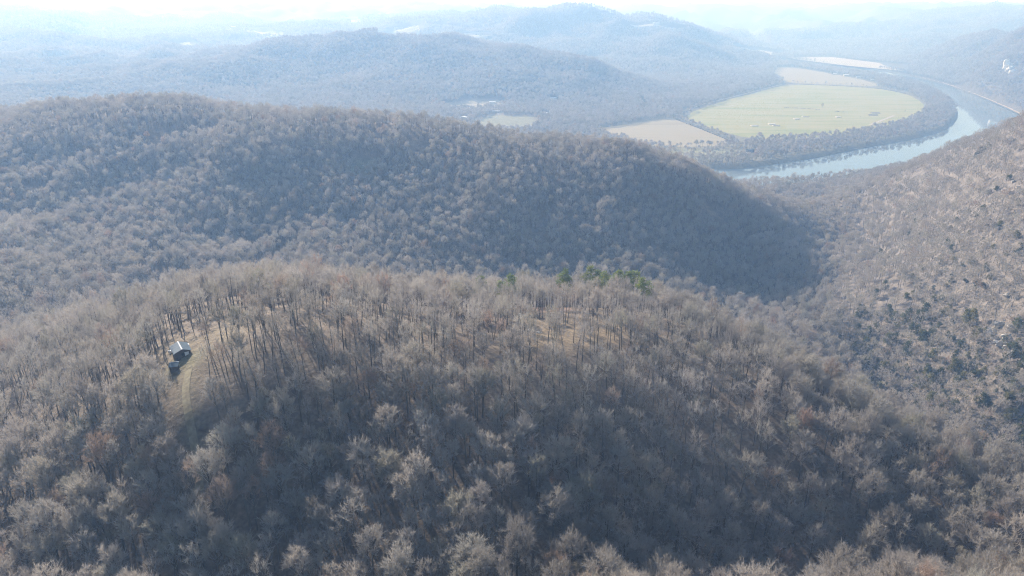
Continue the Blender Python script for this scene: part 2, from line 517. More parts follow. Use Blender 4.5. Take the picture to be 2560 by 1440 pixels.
def field_mat(name, stops, streak=(.004, .03, 1)):
    m, nt, b = new_mat(name)
    geo = nt.nodes.new('ShaderNodeNewGeometry')
    mp = nt.nodes.new('ShaderNodeMapping'); mp.inputs['Scale'].default_value = streak
    n = nt.nodes.new('ShaderNodeTexNoise'); n.inputs['Scale'].default_value = 1.0; n.inputs['Detail'].default_value = 6; n.inputs['Roughness'].default_value = .62
    r = ramp(nt, stops)
    nt.links.new(geo.outputs['Position'], mp.inputs['Vector'])
    nt.links.new(mp.outputs['Vector'], n.inputs['Vector'])
    nt.links.new(n.outputs['Fac'], r.inputs['Fac'])
    wv = nt.nodes.new('ShaderNodeTexWave'); wv.inputs['Scale'].default_value = .035; wv.inputs['Distortion'].default_value = 3.0; wv.inputs['Detail'].default_value = 3; wv.bands_direction = 'Y'
    nt.links.new(geo.outputs['Position'], wv.inputs['Vector'])
    rw = ramp(nt, [(.1, (.86, .87, .84)), (.9, (1.1, 1.08, 1.08))])
    nt.links.new(wv.outputs['Fac'], rw.inputs['Fac'])
    mul = nt.nodes.new('ShaderNodeMix'); mul.data_type = 'RGBA'; mul.blend_type = 'MULTIPLY'; mul.inputs['Factor'].default_value = 1
    nt.links.new(r.outputs['Color'], mul.inputs[6]); nt.links.new(rw.outputs['Color'], mul.inputs[7])
    nt.links.new(mul.outputs[2], b.inputs['Base Color'])
    return m
M_GREEN = field_mat('winter_pasture', [(.3, (.19, .235, .05)), (.44, (.28, .285, .09)), (.56, (.37, .325, .14)), (.7, (.21, .255, .06))])
M_TAN = field_mat('dry_grass', [(.3, (.275, .23, .14)), (.5, (.34, .285, .185)), (.7, (.305, .265, .16))])
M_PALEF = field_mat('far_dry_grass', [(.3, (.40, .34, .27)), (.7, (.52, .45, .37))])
M_DIRT = noise_mat('pale_dirt', [(.3, (.42, .36, .28)), (.7, (.52, .45, .36))], .2)
tag(sheet('green_field', ragged(GREEN, 7.0), PLAIN + .12, M_GREEN), 'large green pasture inside the river bend', kind='structure')
tag(sheet('tan_field', ragged(TAN, 7.0), PLAIN + .12, M_TAN), 'tan hay field beside the green pasture', kind='structure')
tag(sheet('upper_field', ragged(UPPER, 7.0), PLAIN + .12, M_TAN), 'pale tan field by the riverside houses', kind='structure')
tag(sheet('far_bank_field', FARBANK, 7.0, M_PALEF), 'pale strip field on the far river bank', kind='structure')
tag(ribbon('gravel_bar', pxpoly([(2088, 381), (2110, 376), (2140, 371)], 1.5), 7, 0, M_DIRT, z=2.0), 'pale gravel bar along the near river bank', kind='structure')
tag(ribbon('far_shore', pxpoly([(2290, 190), (2350, 204), (2420, 226), (2480, 250), (2530, 272), (2570, 292)], 2.5), 16, 0, noise_mat('sandy_shore', [(.3, (.40, .31, .22)), (.7, (.5, .4, .29))], .05), z=3.2), 'sandy shore line of the far river bank', kind='structure')

FARF = []
for i, (nm, pts, lab) in enumerate([
    ('hill_field', [(968, 78), (985, 68), (1020, 64), (1045, 58), (1048, 74), (1010, 80)], 'pale clearing on the crest of the far ridge'),
    ('hill_field', [(1150, 88), (1170, 80), (1205, 78), (1228, 86), (1210, 95), (1170, 95)], 'rounded pale clearing right of the crest clearing'),
    ('hill_field', [(1070, 66), (1082, 59), (1112, 58), (1100, 68)], 'small pale clearing between two larger hill clearings'),
    ('hill_field', [(850, 38), (862, 38), (902, 57), (892, 59)], 'thin pale strip clearing high on the hills'),
    ('hill_field', [(575, 68), (600, 69), (660, 74), (705, 86), (690, 87), (640, 79), (580, 76)], 'curved pale strip clearing on the left hills'),
    ('hill_field', [(450, 105), (472, 102), (478, 110), (455, 111)], 'tiny pale clearing on the left hillside'),
    ('hill_field', [(1570, 60), (1620, 58), (1700, 66), (1690, 69), (1600, 66)], 'narrow pale clearing on the right shoulder of the far ridge'),
    ('hill_field', [(1850, 118), (1900, 122), (1960, 131), (1940, 134), (1870, 126)], 'pale field beside the distant river reach')]):
    pl_ = [tuple(hit(a, b, 6)[:2]) for a, b in pts]
    FARF.append(pl_)
    o = draped(nm, pl_, 9.0 if i < 6 else 14.0, 1.2, M_PALEF)
    tag(o, lab, kind='structure')
TRACKS = [('field_track', [(2175, 312), (2200, 303), (2235, 289)], 7, M_DIRT, 'pale diagonal farm track at the right of the pasture'),
          ('farm_road', [(1700, 283), (1760, 259), (1790, 253), (1860, 235), (1955, 211)], 6, M_DIRT, 'straight farm road along the upper edge of the pasture'),
          ('loop_road', [(1768, 258), (1785, 263), (1815, 267), (1835, 264)], 5, M_DIRT, 'small curved lane at the corner of the pasture'),
          ('village_lane', [(1605, 250), (1608, 264), (1640, 272), (1665, 278)], 6, M_DIRT, 'winding lane among trees by the pasture'),
          ('village_lane', [(1130, 268), (1180, 262), (1240, 262)], 9, M_DIRT, 'pale lane across the village clearing')]
ROADS = []
for nm, pts, w, mt, lab in TRACKS:
    ln = chaikin(pxpoly(pts, PLAIN) if pts[0][0] > 1650 else [tuple(hit(a, b)[:2]) for a, b in pts], 2, False)
    ROADS.append((ln, w))
    tag(ribbon(nm, ln, w, .3, mt), lab, kind='structure')
tag(ribbon('grass_track', TRACK, 2.1, .12, noise_mat('track_grass', [(.35, (.21, .17, .11)), (.65, (.31, .27, .175))], .8)), 'grassy track running down from the cabin', kind='structure')

# ---------------------------------------------------------------- tree shapes
class MB:
    def __init__(s):
        s.v, s.f = [], []
    def tube(s, pts, rad, n=5):
        b0 = len(s.v)
        pts = [np.asarray(p, float) for p in pts]
        for i, p in enumerate(pts):
            d = pts[min(i + 1, len(pts) - 1)] - pts[max(i - 1, 0)]
            d = d / (np.linalg.norm(d) + 1e-9)
            a = np.cross(d, (0.31, .95, .1)); a /= np.linalg.norm(a) + 1e-9
            b = np.cross(d, a)
            for k in range(n):
                t = 2 * math.pi * k / n
                s.v.append(p + (a * math.cos(t) + b * math.sin(t)) * rad[i])
        for i in range(len(pts) - 1):
            for k in range(n):
                q = b0 + i * n
                s.f.append((q + k, q + (k + 1) % n, q + n + (k + 1) % n, q + n + k))
    def sliver(s, p, d, L, w, r):
        a = np.cross(d, r.normal(size=3)); a /= np.linalg.norm(a) + 1e-9
        i = len(s.v)
        s.v += [p - a * w / 2, p + a * w / 2, p + d * L]
        s.f.append((i, i + 1, i + 2))
    def obj(s, name, mat, parent=None, link=True):
        return mesh_obj(name, s.v, s.f, mat, parent, link)

def unit(v):
    return v / (np.linalg.norm(v) + 1e-9)

def bare_tree(seed, h, R, base, lobes, subs, twigs, tw, tl, trunk_mb, crown_mb, tr=.22, sides=5, detail=True):
    """winter tree: trunk, limbs to lobes of a domed crown, branchlets and twigs fanning outward"""
    r = np.random.default_rng(seed)
    cz = h * (base + (1 - base) * .42)
    rz = h - cz
    ax, ay = r.normal(0, .25, 2)
    lead = [np.array((0, 0, -.6)), np.array((ax * .4, ay * .4, h * .3)), np.array((ax, ay, h * .55)), np.array((ax * 1.3, ay * 1.3, h * .8))]
    trunk_mb.tube(lead, [tr * 1.25, tr, tr * .72, tr * .22], sides)
    org = np.array((ax, ay, h * base * .9))
    for k in range(lobes):
        ph = k * 2.39996 + r.uniform(-.35, .35)
        q = (k + .5) / lobes
        el = math.asin(min(1, max(-.25, 1.0 - 1.25 * q)))
        f = r.uniform(.58, .88)
        tip = np.array((ax + R * f * math.cos(el) * math.cos(ph), ay + R * f * math.cos(el) * math.sin(ph), cz + rz * f * math.sin(el)))
        z0 = h * (base * .8 + (.72 - base * .6) * (1 - q) * r.uniform(.7, 1))
        z0 = min(z0, tip[2] - .6, h * .75)
        st = np.array((ax * z0 / h * 1.6, ay * z0 / h * 1.6, z0))
        mid = st * .5 + tip * .5 + np.array((0, 0, -.06 * h)) * (1 - q) + r.normal(0, .25, 3)
        if detail:
            crown_mb.tube([st, mid, tip], [tr * .38, tr * .25, .03], 3)
        else:
            crown_mb.sliver(st, unit(tip - st), np.linalg.norm(tip - st) * 1.1, tr * .9, r)
        lr = R * r.uniform(.34, .5)
        for j in range(subs):
            s = r.uniform(.35, 1.0)
            p0 = (mid * (1 - s) + tip * s) if s > .3 else mid
            out = unit(p0 - org)
            d = unit(out * .9 + r.normal(0, .62, 3) + np.array((0, 0, .25)))
            L = lr * r.uniform(.8, 1.4)
            p1 = p0 + d * L
            crown_mb.sliver(p0, d, L * 1.05, max(.07, tw * 1.5), r)
            for t in range(twigs):
                a = r.uniform(.15, 1.0)
                pp = p0 + d * L * a
                dd_ = unit(d * .6 + unit(pp - org) * .55 + r.normal(0, .5, 3))
                crown_mb.sliver(pp, dd_, tl * r.uniform(.55, 1.25), tw * r.uniform(.7, 1.3), r)

def proto(name, builder, mats):
    """one shape with two materials, used by the wood's instances only"""
    t, c = MB(), MB()
    builder(t, c)
    n = len(t.v)
    me = bpy.data.meshes.new(name)
    me.from_pydata([tuple(map(float, v)) for v in t.v + c.v], [], [tuple(f) for f in t.f] + [tuple(i + n for i in f) for f in c.f])
    for m in mats:
        me.materials.append(m)
    mi = np.zeros(len(me.polygons), np.int32); mi[len(t.f):] = 1
    me.polygons.foreach_set('material_index', mi)
    me.update()
    return bpy.data.objects.new(name, me)

NEAR_SPEC = [dict(h=16, R=3.9, base=.42, lobes=15), dict(h=17.5, R=4.3, base=.45, lobes=17), dict(h=15, R=3.3, base=.45, lobes=13), dict(h=16.5, R=3.7, base=.5, lobes=14),
             dict(h=14, R=3.8, base=.38, lobes=14), dict(h=18, R=4.0, base=.5, lobes=15), dict(h=15.5, R=4.1, base=.35, lobes=12), dict(h=17, R=3.5, base=.55, lobes=16)]
SLIM_SPEC = [dict(h=17, R=2.9, base=.5, lobes=10), dict(h=18, R=3.2, base=.55, lobes=11), dict(h=15.5, R=2.6, base=.5, lobes=9), dict(h=16.5, R=3.4, base=.48, lobes=10)]
SCRUB_SPEC = [dict(h=8.5, R=3.0, base=.25, lobes=9), dict(h=7, R=2.6, base=.2, lobes=8), dict(h=10, R=3.2, base=.35, lobes=9)]
protos = []
def mk(spec, seed, subs, twigs, tw, tl, sides, detail, tr=.22):
    protos.append(proto('bare_tree_shape', lambda t, c: bare_tree(seed, spec['h'], spec['R'], spec['base'], spec['lobes'], subs, twigs, tw, tl, t, c, tr, sides, detail), (M_BARK, M_TWIG)))
    return len(protos) - 1
K_NEAR = [mk(s, 100 + i, 11, 22, .055, 1.0, 5, True) for i, s in enumerate(NEAR_SPEC)]
K_SLIM = [mk(s, 200 + i, 7, 10, .05, 1.15, 5, True, .15) for i, s in enumerate(SLIM_SPEC)]
K_MID = [mk(s, 300 + i, 9, 12, .062, 1.2, 4, False) for i, s in enumerate(NEAR_SPEC + SLIM_SPEC)]
K_SCRUB = [mk(s, 400 + i, 6, 9, .10, .95, 3, False, .12) for i, s in enumerate(SCRUB_SPEC)]
K_FAR = [mk(s, 500 + i, 4, 5, .40, 1.9, 3, False) for i, s in enumerate(NEAR_SPEC[:4])]
K_VFAR = [mk(s, 600 + i, 2, 3, .75, 2.8, 3, False, .3) for i, s in enumerate(NEAR_SPEC[:3])]

def gn_scatter(host, shapes):
    """the wood: one object whose points carry a shape index, a turn and a size"""
    ng = bpy.data.node_groups.new('woodland_scatter', 'GeometryNodeTree')
    ng.interface.new_socket('Geometry', in_out='INPUT', socket_type='NodeSocketGeometry')
    ng.interface.new_socket('Geometry', in_out='OUTPUT', socket_type='NodeSocketGeometry')
    N, L = ng.nodes, ng.links
    gi = N.new('NodeGroupInput'); go = N.new('NodeGroupOutput')
    def attr(nm, ty):
        a = N.new('GeometryNodeInputNamedAttribute'); a.data_type = ty; a.inputs['Name'].default_value = nm
        return a.outputs['Attribute']
    shape, rot, size = attr('shape', 'INT'), attr('turn', 'FLOAT_VECTOR'), attr('size', 'FLOAT_VECTOR')
    jn = N.new('GeometryNodeJoinGeometry')
    for k, ob in shapes:
        oi = N.new('GeometryNodeObjectInfo'); oi.inputs['Object'].default_value = ob
        oi.inputs['As Instance'].default_value = False
        cmp_ = N.new('FunctionNodeCompare'); cmp_.data_type = 'INT'; cmp_.operation = 'EQUAL'
        L.new(shape, cmp_.inputs[2]); cmp_.inputs[3].default_value = k
        ip = N.new('GeometryNodeInstanceOnPoints')
        e2r = N.new('FunctionNodeEulerToRotation')
        L.new(rot, e2r.inputs[0])
        L.new(gi.outputs[0], ip.inputs['Points'])
        L.new(oi.outputs['Geometry'], ip.inputs['Instance'])
        L.new(cmp_.outputs[0], ip.inputs['Selection'])
        L.new(e2r.outputs[0], ip.inputs['Rotation'])
        L.new(size, ip.inputs['Scale'])
        L.new(ip.outputs[0], jn.inputs[0])
    L.new(jn.outputs[0], go.inputs[0])
    md = host.modifiers.new('scatter', 'NODES')
    md.node_group = ng

def scatter_obj(name, pos, shape, turn, size, label):
    me = bpy.data.meshes.new(name)
    me.vertices.add(len(pos))
    me.vertices.foreach_set('co', pos.astype(np.float32).ravel())
    a = me.attributes.new('shape', 'INT', 'POINT'); a.data.foreach_set('value', shape.astype(np.int32))
    a = me.attributes.new('turn', 'FLOAT_VECTOR', 'POINT'); a.data.foreach_set('vector', turn.astype(np.float32).ravel())
    a = me.attributes.new('size', 'FLOAT_VECTOR', 'POINT'); a.data.foreach_set('vector', size.astype(np.float32).ravel())
    o = bpy.data.objects.new(name, me)
    COL.objects.link(o)
    gn_scatter(o, [(int(k), protos[int(k)]) for k in sorted(set(shape.tolist()))])
    return tag(o, label, kind='stuff')

# ---------------------------------------------------------------- where trees stand
def project(x, y, z):
    dz = z - H
    dep = y * CP - dz * SP
    up = y * SP + dz * CP
    dep = np.maximum(dep, 1e-3)
    return CX + F * x / dep, CY - F * up / dep, dep

def jgrid(y0, y1, step, uh):
    ys = np.arange(y0, y1, step)
    px, py = [], []
    for i, yv in enumerate(ys):
        w = uh * (yv + 90) + 20
        xs = np.arange(-w, w, step) + (i % 2) * step * .5
        px.append(xs); py.append(np.full(len(xs), yv))
    x = np.concatenate(px); y = np.concatenate(py)
    return x + rng.uniform(-.42, .42, len(x)) * step, y + rng.uniform(-.42, .42, len(y)) * step

def visible(x, y, z, top, slack):
    ok = np.ones(len(x), bool)
    zt = z + top
    for s in np.linspace(.15, .97, 26):
        gx, gy = x * s, y * s
        zr = H + (zt - H) * s
        near = GRID(gx, gy)
        ok &= zr > near - slack
    return ok

def GRID(x, y):
    """terrain height looked up on the sheet"""
    t = y + 300
    fi = np.log(np.maximum(t, 150) / 150) / np.log(30300 / 150) * (NR - 1)
    fj = (x / t + 1.25) / 2.5 * (NU - 1)
    fi = np.clip(fi, 0, NR - 1.001); fj = np.clip(fj, 0, NU - 1.001)
    i, j = fi.astype(int), fj.astype(int)
    a, b = fi - i, fj - j
    return (ZZ[i, j] * (1 - a) + ZZ[i + 1, j] * a) * (1 - b) + (ZZ[i, j + 1] * (1 - a) + ZZ[i + 1, j + 1] * a) * b

HOMES = [hit(a, b) for a, b in ((1231, 258), (1240, 281), (1160, 297), (1124, 296), (1383, 248), (1364, 285), (585, 70), (1640, 61))] + \
        [Vector(U(a, b, PLAIN)) for a, b in ((1874, 380), (2085, 186), (2115, 190), (2145, 195), (2182, 201), (2248, 213))]
def keep_open(x, y):
    k = np.ones(len(x), bool)
    for poly, m in ((RIVER, 5), (REACH, 10), (GREEN, 4), (TAN, 3), (UPPER, 3), (BAND, 1), (BANDB, 1), (FARBANK, 6), (MEADOW, 0), (YARD, 0), (GLADE_CABIN, 0), (GLADE_R2, 0), (GLADE_R2B, 0)):
        k &= sdist(x, y, poly) + (fbm(x, y, 22, 2, 15) * 12 - 2 if m < 1 else fbm(x, y, 30, 2, 16) * 7) > m
    for poly in FARF:
        k &= sdist(x, y, poly) > 34
    for ln, w in ROADS:
        k &= dist_poly(x, y, ln, False) > w / 2 + 3
    k &= dist_poly(x, y, TRACK, False) > 3.3
    for q in (CABIN, SHED):
        ux = q.x / q.y
        k &= ~((np.hypot(x - q.x, y - q.y) < 7) | ((np.abs((x - q.x) - (y - q.y) * ux) < 6.0) & (y < q.y) & (y > q.y - 38)))
    for q in HOMES:   # yards in front of the houses
        ux, uy = q.x / q.y, 1.0
        al = (x - q.x) * ux + (y - q.y) * uy
        k &= ~((np.hypot(x - q.x, y - q.y) < 11) | ((np.abs((x - q.x) - (y - q.y) * ux) < 10) & (y < q.y) & (y > q.y - 62)))
    for (qx, qy, _), _s in PINE_AT.values():
        k &= ~((np.abs(x - qx) < 3.2) & (y > qy - 14) & (y < qy + 4))
    return k

PINE_PX = [(1202, 695, 13), (1278, 687, 15), (1252, 699, 13), (1412, 676, 16), (1475, 671, 15), (1498, 673, 13), (1513, 684, 15), (1545, 679, 13), (1568, 681, 13), (1588, 684, 15), (1610, 691, 16), (645, 672, 13)]
def crest_ground(px, py_top, h0):
    """a crest tree whose top shows at this pixel: where it stands and how tall it is"""
    dx, dy, dz = ray(px, py_top)
    for Y in (262.0, 274.0, 286.0, 298.0, 310.0, 322.0):
        t = Y / dy
        g = float(GRID(np.array([dx * t]), np.array([Y]))[0])
        if H + dz * t - g < h0 * 1.25:
            break
    return (dx * t, Y, g), min(1.7, max(.5, (H + dz * t - g) / h0))
PINE_AT = {a: crest_ground(a, b, c) for a, b, c in PINE_PX}
TREES = []   # x, y, z, shape, scale
def plant(x, y, kinds, smin, smax, top=18, slack=3.0, uh_px=380):
    z = GRID(x, y)
    px, py, dep = project(x, y, z + 8)
    m = (px > -uh_px) & (px < 2560 + uh_px) & (py < 1440 + 330) & keep_open(x, y)
    x, y, z = x[m], y[m], z[m]
    m = visible(x, y, z, top, slack)
    x, y, z = x[m], y[m], z[m]
    sh = rng.choice(kinds, len(x))
    sc = rng.uniform(smin, smax, len(x))
    TREES.append(np.stack([x, y, z, sh, sc], 1))
    return len(x)

# ridge crest with slim, open trees; slopes with full crowns
x, y = jgrid(55, 400, 4.6, .95)
zz = GRID(x, y)
in3 = sdist(x, y, R3POLY) < 5
cr = fbm(x, y, 40, 2, 55) * 14
crest = (y + cr > 172) & (x < 85 + .35 * (y - 180)) & ~in3
thin = rng.random(len(x)) < np.where(crest, .70, .94)
for gl_, keep in ((GLADE_MID, .45), (GLADE_BACK, .6)):
    thin &= ~((sdist(x, y, gl_) < 0) & (rng.random(len(x)) > keep))
plant(x[crest & thin], y[crest & thin], K_SLIM + K_SLIM + K_SLIM + K_NEAR[3:4], .8, 1.1)
m = ~crest & ~in3 & thin
plant(x[m], y[m], K_NEAR + K_NEAR + K_SLIM, .6, 1.08)
x, y = jgrid(400, 700, 4.7, .95)
in3 = sdist(x, y, R3POLY) < 5
gap = (fbm(x, y, 38, 3, 61) > -.5) & ~in3
plant(x[gap], y[gap], K_MID, .55, .98)
x, y = jgrid(700, 1180, 5.6, .95)
in3 = sdist(x, y, R3POLY) < 5
gap = (fbm(x, y, 38, 3, 61) > -.5) & ~in3
plant(x[gap], y[gap], K_MID, .55, .98)
# scrub on the right slope
x, y = jgrid(200, 1000, 4.3, .95)
in3 = sdist(x, y, R3POLY) < 5
den = .82 + .5 * fbm(x, y, 60, 3, 77) - .25 * smooth(70, 140, GRID(x, y)) + .3 * smooth(70, 45, GRID(x, y))
m = in3 & (rng.random(len(x)) < den)
hi = (GRID(x, y) < 60) & ((y > 430) | (x < 190 + .06 * y))
plant(x[m & ~hi], y[m & ~hi], K_SCRUB, .65, 1.15, top=9)
hi2 = hi & (rng.random(len(x)) < .5)
plant(x[m & hi2], y[m & hi2], K_MID, .55, .9, top=14)
# plain and the valley beyond the middle ridge
x, y = jgrid(1180, 1900, 7.4, .9)
pl_ = sdist(x, y, PLAINP) < 0
gl = (sdist(x, y, GLADE) < 20) & (rng.random(len(x)) < .6)
gl |= pl_ & (rng.random(len(x)) < .3)
plant(x[~gl], y[~gl], K_FAR, .6, .95, slack=2)
x, y = jgrid(1900, 2700, 8.2, .9)
plant(x, y, K_FAR, .7, 1.1, slack=2)
x, y = jgrid(2700, 3800, 10.5, .9)
plant(x, y, K_VFAR, .75, 1.2, slack=2)
x, y = jgrid(3800, 5600, 17, .9)
plant(x, y, K_VFAR, 1.0, 1.5, slack=2)
TREES = np.concatenate(TREES)
# hedgerows
def along(line, step, jit, kinds, s0, s1):
    out = []
    for i in range(len(line) - 1):
        a, b = np.array(line[i]), np.array(line[i + 1])
        n = max(1, int(np.linalg.norm(b - a) / step))
        for k in range(n):
            p = a + (b - a) * (k + rng.random()) / n + rng.normal(0, jit, 2)
            out.append((p[0], p[1], float(GRID(np.array([p[0]]), np.array([p[1]]))[0]), rng.choice(kinds), rng.uniform(s0, s1)))
    return np.array(out)
HEDGE1 = pxpoly([(1690, 297), (1745, 318), (1800, 340), (1845, 358)], PLAIN)
HEDGE2 = pxpoly([(1960, 208), (2030, 211), (2100, 214), (2200, 220), (2260, 232)], PLAIN)
TREES = np.concatenate([TREES, along(HEDGE1, 4.5, 2.2, K_FAR, .35, .8), along(HEDGE2, 13, 2.0, K_FAR, .35, .75), along(HEDGE2, 3.5, 1.0, K_FAR, .18, .36)])

pxs, pys, dep = project(TREES[:, 0], TREES[:, 1], TREES[:, 2] + 11)
inview = (pxs > 10) & (pxs < 2550) & (pys > 0) & (pys < 1425)
dist = np.sqrt(TREES[:, 0] ** 2 + TREES[:, 1] ** 2 + (TREES[:, 2] - H) ** 2)
cand = np.where(inview & np.isin(TREES[:, 3], K_NEAR + K_SLIM))[0]
near_ids = cand[np.argsort(dist[cand])][:300]
rest = np.setdiff1d(np.arange(len(TREES)), near_ids)
R_ = TREES[rest]
n = len(R_)
turn = np.stack([rng.normal(0, .06, n), rng.normal(0, .06, n), rng.uniform(0, 6.283, n)], 1)
sz = R_[:, 4:5] * np.stack([rng.uniform(.9, 1.1, n), rng.uniform(.9, 1.1, n), rng.uniform(.9, 1.12, n)], 1)
scatter_obj('bare_woodland', R_[:, :3] - np.array((0, 0, .1)), R_[:, 3], turn, sz, 'grey brown leafless winter woods covering the hills')
print('TREES', len(TREES), 'near', len(near_ids), 'far dist', dist[near_ids].max())

# the nearest trees, each a thing with trunk and crown
near_mesh = {}
for k, spec, sd, sb, tg, w_, tl_, tr_ in [(K_NEAR[i], s, 100 + i, 11, 22, .055, 1.0, .22) for i, s in enumerate(NEAR_SPEC)] + [(K_SLIM[i], s, 200 + i, 7, 10, .05, 1.15, .15) for i, s in enumerate(SLIM_SPEC)]:
    t, c = MB(), MB()
    bare_tree(sd, spec['h'], spec['R'], spec['base'], spec['lobes'], sb, tg, w_, tl_, t, c, tr_, 6, True)
    ot = t.obj('trunk', M_BARK, link=False); oc = c.obj('crown', M_TWIG, link=False)
    near_mesh[k] = (ot, oc)
def zone(px, py):
    if py > 1350 and px > 1750:
        return 'bare tree with sunlit tan crown in the bottom right row below the dark gully', 'sunlit bare trees at the bottom right'
    if px > 1450 and py > 1130 and px < 2420:
        return 'bare tree standing in the dark shaded gully at lower right', 'bare trees in the shaded gully'
    if px >= 2200:
        return 'bare pale brown tree on the sunny spur at the right edge', 'bare trees on the right spur'
    if px < 560:
        return 'bare grey tree on the lower left slope below the cabin track', 'bare trees on the lower left slope'
    if px < 1000:
        return 'bare grey brown tree on the lower slope left of centre', 'bare trees on the lower slope left of centre'
    return 'bare grey brown domed tree in the middle of the near slope', 'bare trees in the middle of the near slope'
for i in near_ids:
    x, y, z, k, s = TREES[i]
    lab, grp = zone(pxs[i], pys[i])
    e = empty('bare_tree', (x, y, z - .1), rng.uniform(0, 6.283), lab, 'tree', grp)
    e.scale = (s * rng.uniform(.92, 1.1), s * rng.uniform(.92, 1.1), s * rng.uniform(.92, 1.1))
    for src in near_mesh[int(k)]:
        c = src.copy()
        c.parent = e
        COL.objects.link(c)

# ---------------------------------------------------------------- evergreens
def pine_mesh(seed, h, R):
    r = np.random.default_rng(seed)
    t, c = MB(), MB()
    t.tube([(0, 0, -.5), (.1, .05, h * .5), (.15, 0, h * .95)], [.2, .15, .04], 5)
    for k in range(22):
        q = r.uniform(0, 1)
        z = h * (.52 + .46 * q)
        rad = R * (1 - .75 * q ** 1.5) * r.uniform(.35, 1)
        ph = k * 2.4 + r.uniform(-.4, .4)
        p = np.array((rad * math.cos(ph), rad * math.sin(ph), z))
        c.tube([(.1, 0, z - .5), p], [.06, .02], 3)
        cr_ = R * r.uniform(.26, .42)
        for j in range(62):
            d = unit(r.normal(size=3) * np.array((1, 1, .8)) + (0, 0, .25))
            c.sliver(p + d * cr_ * r.uniform(.15, .75), unit(d + r.normal(0, .4, 3)), cr_ * .55, .26, r)
    return t.obj('trunk', M_BARK, link=False), c.obj('crown', M_PINE, link=False)

def cedar_mesh(seed, h, R):
    r = np.random.default_rng(seed)
    t, c = MB(), MB()
    t.tube([(0, 0, -.4), (0, 0, h * .5), (0, 0, h * .9)], [.14, .1, .03], 4)
    lob = [(r.uniform(0, 6.28), r.uniform(.1, .9)) for _ in range(14)]
    for ph, q in lob:
        rad = R * (1 - q) ** .6 * r.uniform(.4, .85)
        p = np.array((rad * math.cos(ph), rad * math.sin(ph), h * (.1 + .8 * q)))
        cr_ = R * r.uniform(.3, .5)
        for j in range(42):
            d = unit(r.normal(size=3) + (0, 0, .3))
            c.sliver(p + d * cr_ * r.uniform(.2, .9), unit(d * .8 + (0, 0, .5) + r.normal(0, .35, 3)), cr_ * .6, .28, r)
    return t.obj('trunk', M_BARK, link=False), c.obj('crown', M_CEDAR, link=False)

def cedar_shape(seed, h, R):
    t, c = cedar_mesh(seed, h, R)
    me = c.data.copy()
    return bpy.data.objects.new('cedar_shape', me)
PINES = [pine_mesh(1, 15, 3.9), pine_mesh(2, 13, 3.2), pine_mesh(3, 16, 4.3)]
CEDARS = [cedar_mesh(11, 6.5, 2.3), cedar_mesh(12, 5, 2.2), cedar_mesh(13, 8, 2.4), cedar_mesh(14, 4, 2.0)]

def place_tree(name, parts, loc, s, label, cat, group):
    e = empty(name, loc, random.uniform(0, 6.28), label, cat, group)
    e.scale = (s * random.uniform(.95, 1.05), s * random.uniform(.95, 1.05), s * random.uniform(.95, 1.05))
    for src in parts:
        c = src.copy(); c.parent = e; COL.objects.link(c)
    return e

for px, py, s, v, lab in [(1202, 695, .8, 1, 'pale thin pine leftmost of the pines along the near crest'),
                          (1278, 687, .95, 0, 'round green pine on the crest, second from the left end of the pines'),
                          (1252, 699, .6, 1, 'small pine just left of a round green pine on the crest'),
                          (1412, 676, 1.05, 2, 'tallest bright green pine in the middle of the crest pines'),
                          (1475, 671, .8, 0, 'green pine right of the tallest crest pine'),
                          (1498, 673, .6, 1, 'small pine between two green crest pines'),
                          (1513, 684, .95, 0, 'dark green pine standing lower than the pines behind it on the crest'),
                          (1545, 679, .65, 1, 'small yellow green pine on the crest left of the right end pair'),
                          (1568, 681, .65, 1, 'small faint green pine on the crest just left of the right end pair'),
                          (1588, 684, .9, 0, 'yellow green pine, left one of the pair at the right end of the crest pines'),
                          (1610, 691, 1.0, 2, 'large dark green pine at the right end of the crest pines'),
                          (645, 672, .6, 1, 'lone small pine on the crest far left of the other pines')]:
    place_tree('pine_tree', PINES[v], PINE_AT[px][0], PINE_AT[px][1], lab, 'pine tree', 'pines along the near crest')

k0 = len(protos)
for a_ in ((21, 4.5, 2.2), (22, 6, 2.3), (23, 3.2, 1.9)):
    protos.append(cedar_shape(*a_))
gx_, gy_ = jgrid(205, 470, 5.4, .95)
gz_ = GRID(gx_, gy_)
d3 = sdist(gx_, gy_, R3POLY)
want = .10 + .75 * smooth(86, 48, gz_) * smooth(480, 330, gy_) + .5 * fbm(gx_, gy_, 32, 3, 88)
ok_ = (d3 < 22) & (gx_ > 175) & (rng.random(len(gx_)) < want)
gx_, gy_, gz_ = gx_[ok_], gy_[ok_], gz_[ok_]
n_ = len(gx_)
scatter_obj('cedar_thicket', np.stack([gx_, gy_, gz_ - .1], 1), rng.integers(k0, k0 + 3, n_), np.stack([np.zeros(n_), np.zeros(n_), rng.uniform(0, 6.28, n_)], 1),
            (rng.uniform(.5, 1.25, n_)[:, None] * np.ones((1, 3))), 'olive green cedar thicket low on the right hillside and in the ravine')
ced = []
def ced_at(px, py, s=1.0, lab=None, grp=None):
    p = hit(px, py)
    ced.append(p)
    place_tree('cedar_tree', random.choice(CEDARS), p, s, lab, 'cedar tree', grp)
GA = ('olive green cedar in the thicket low on the right hillside', 'cedars in the lower right thicket')
GB = ('dark green cedar scattered on the upper right brown hillside', 'scattered cedars on the right hillside')
GC = ('yellowish green evergreen at the valley mouth behind the near crest', 'evergreens at the valley mouth')
for _ in range(170):
    a, b = random.random(), random.random()
    px = 2130 + 430 * a
    py = 760 + 110 * a + b * (270 - 60 * (1 - a))
    if random.random() < .25: py -= 60
    ced_at(px, py, random.choice((.6, .8, 1, 1.3, 1.7)), *GA)
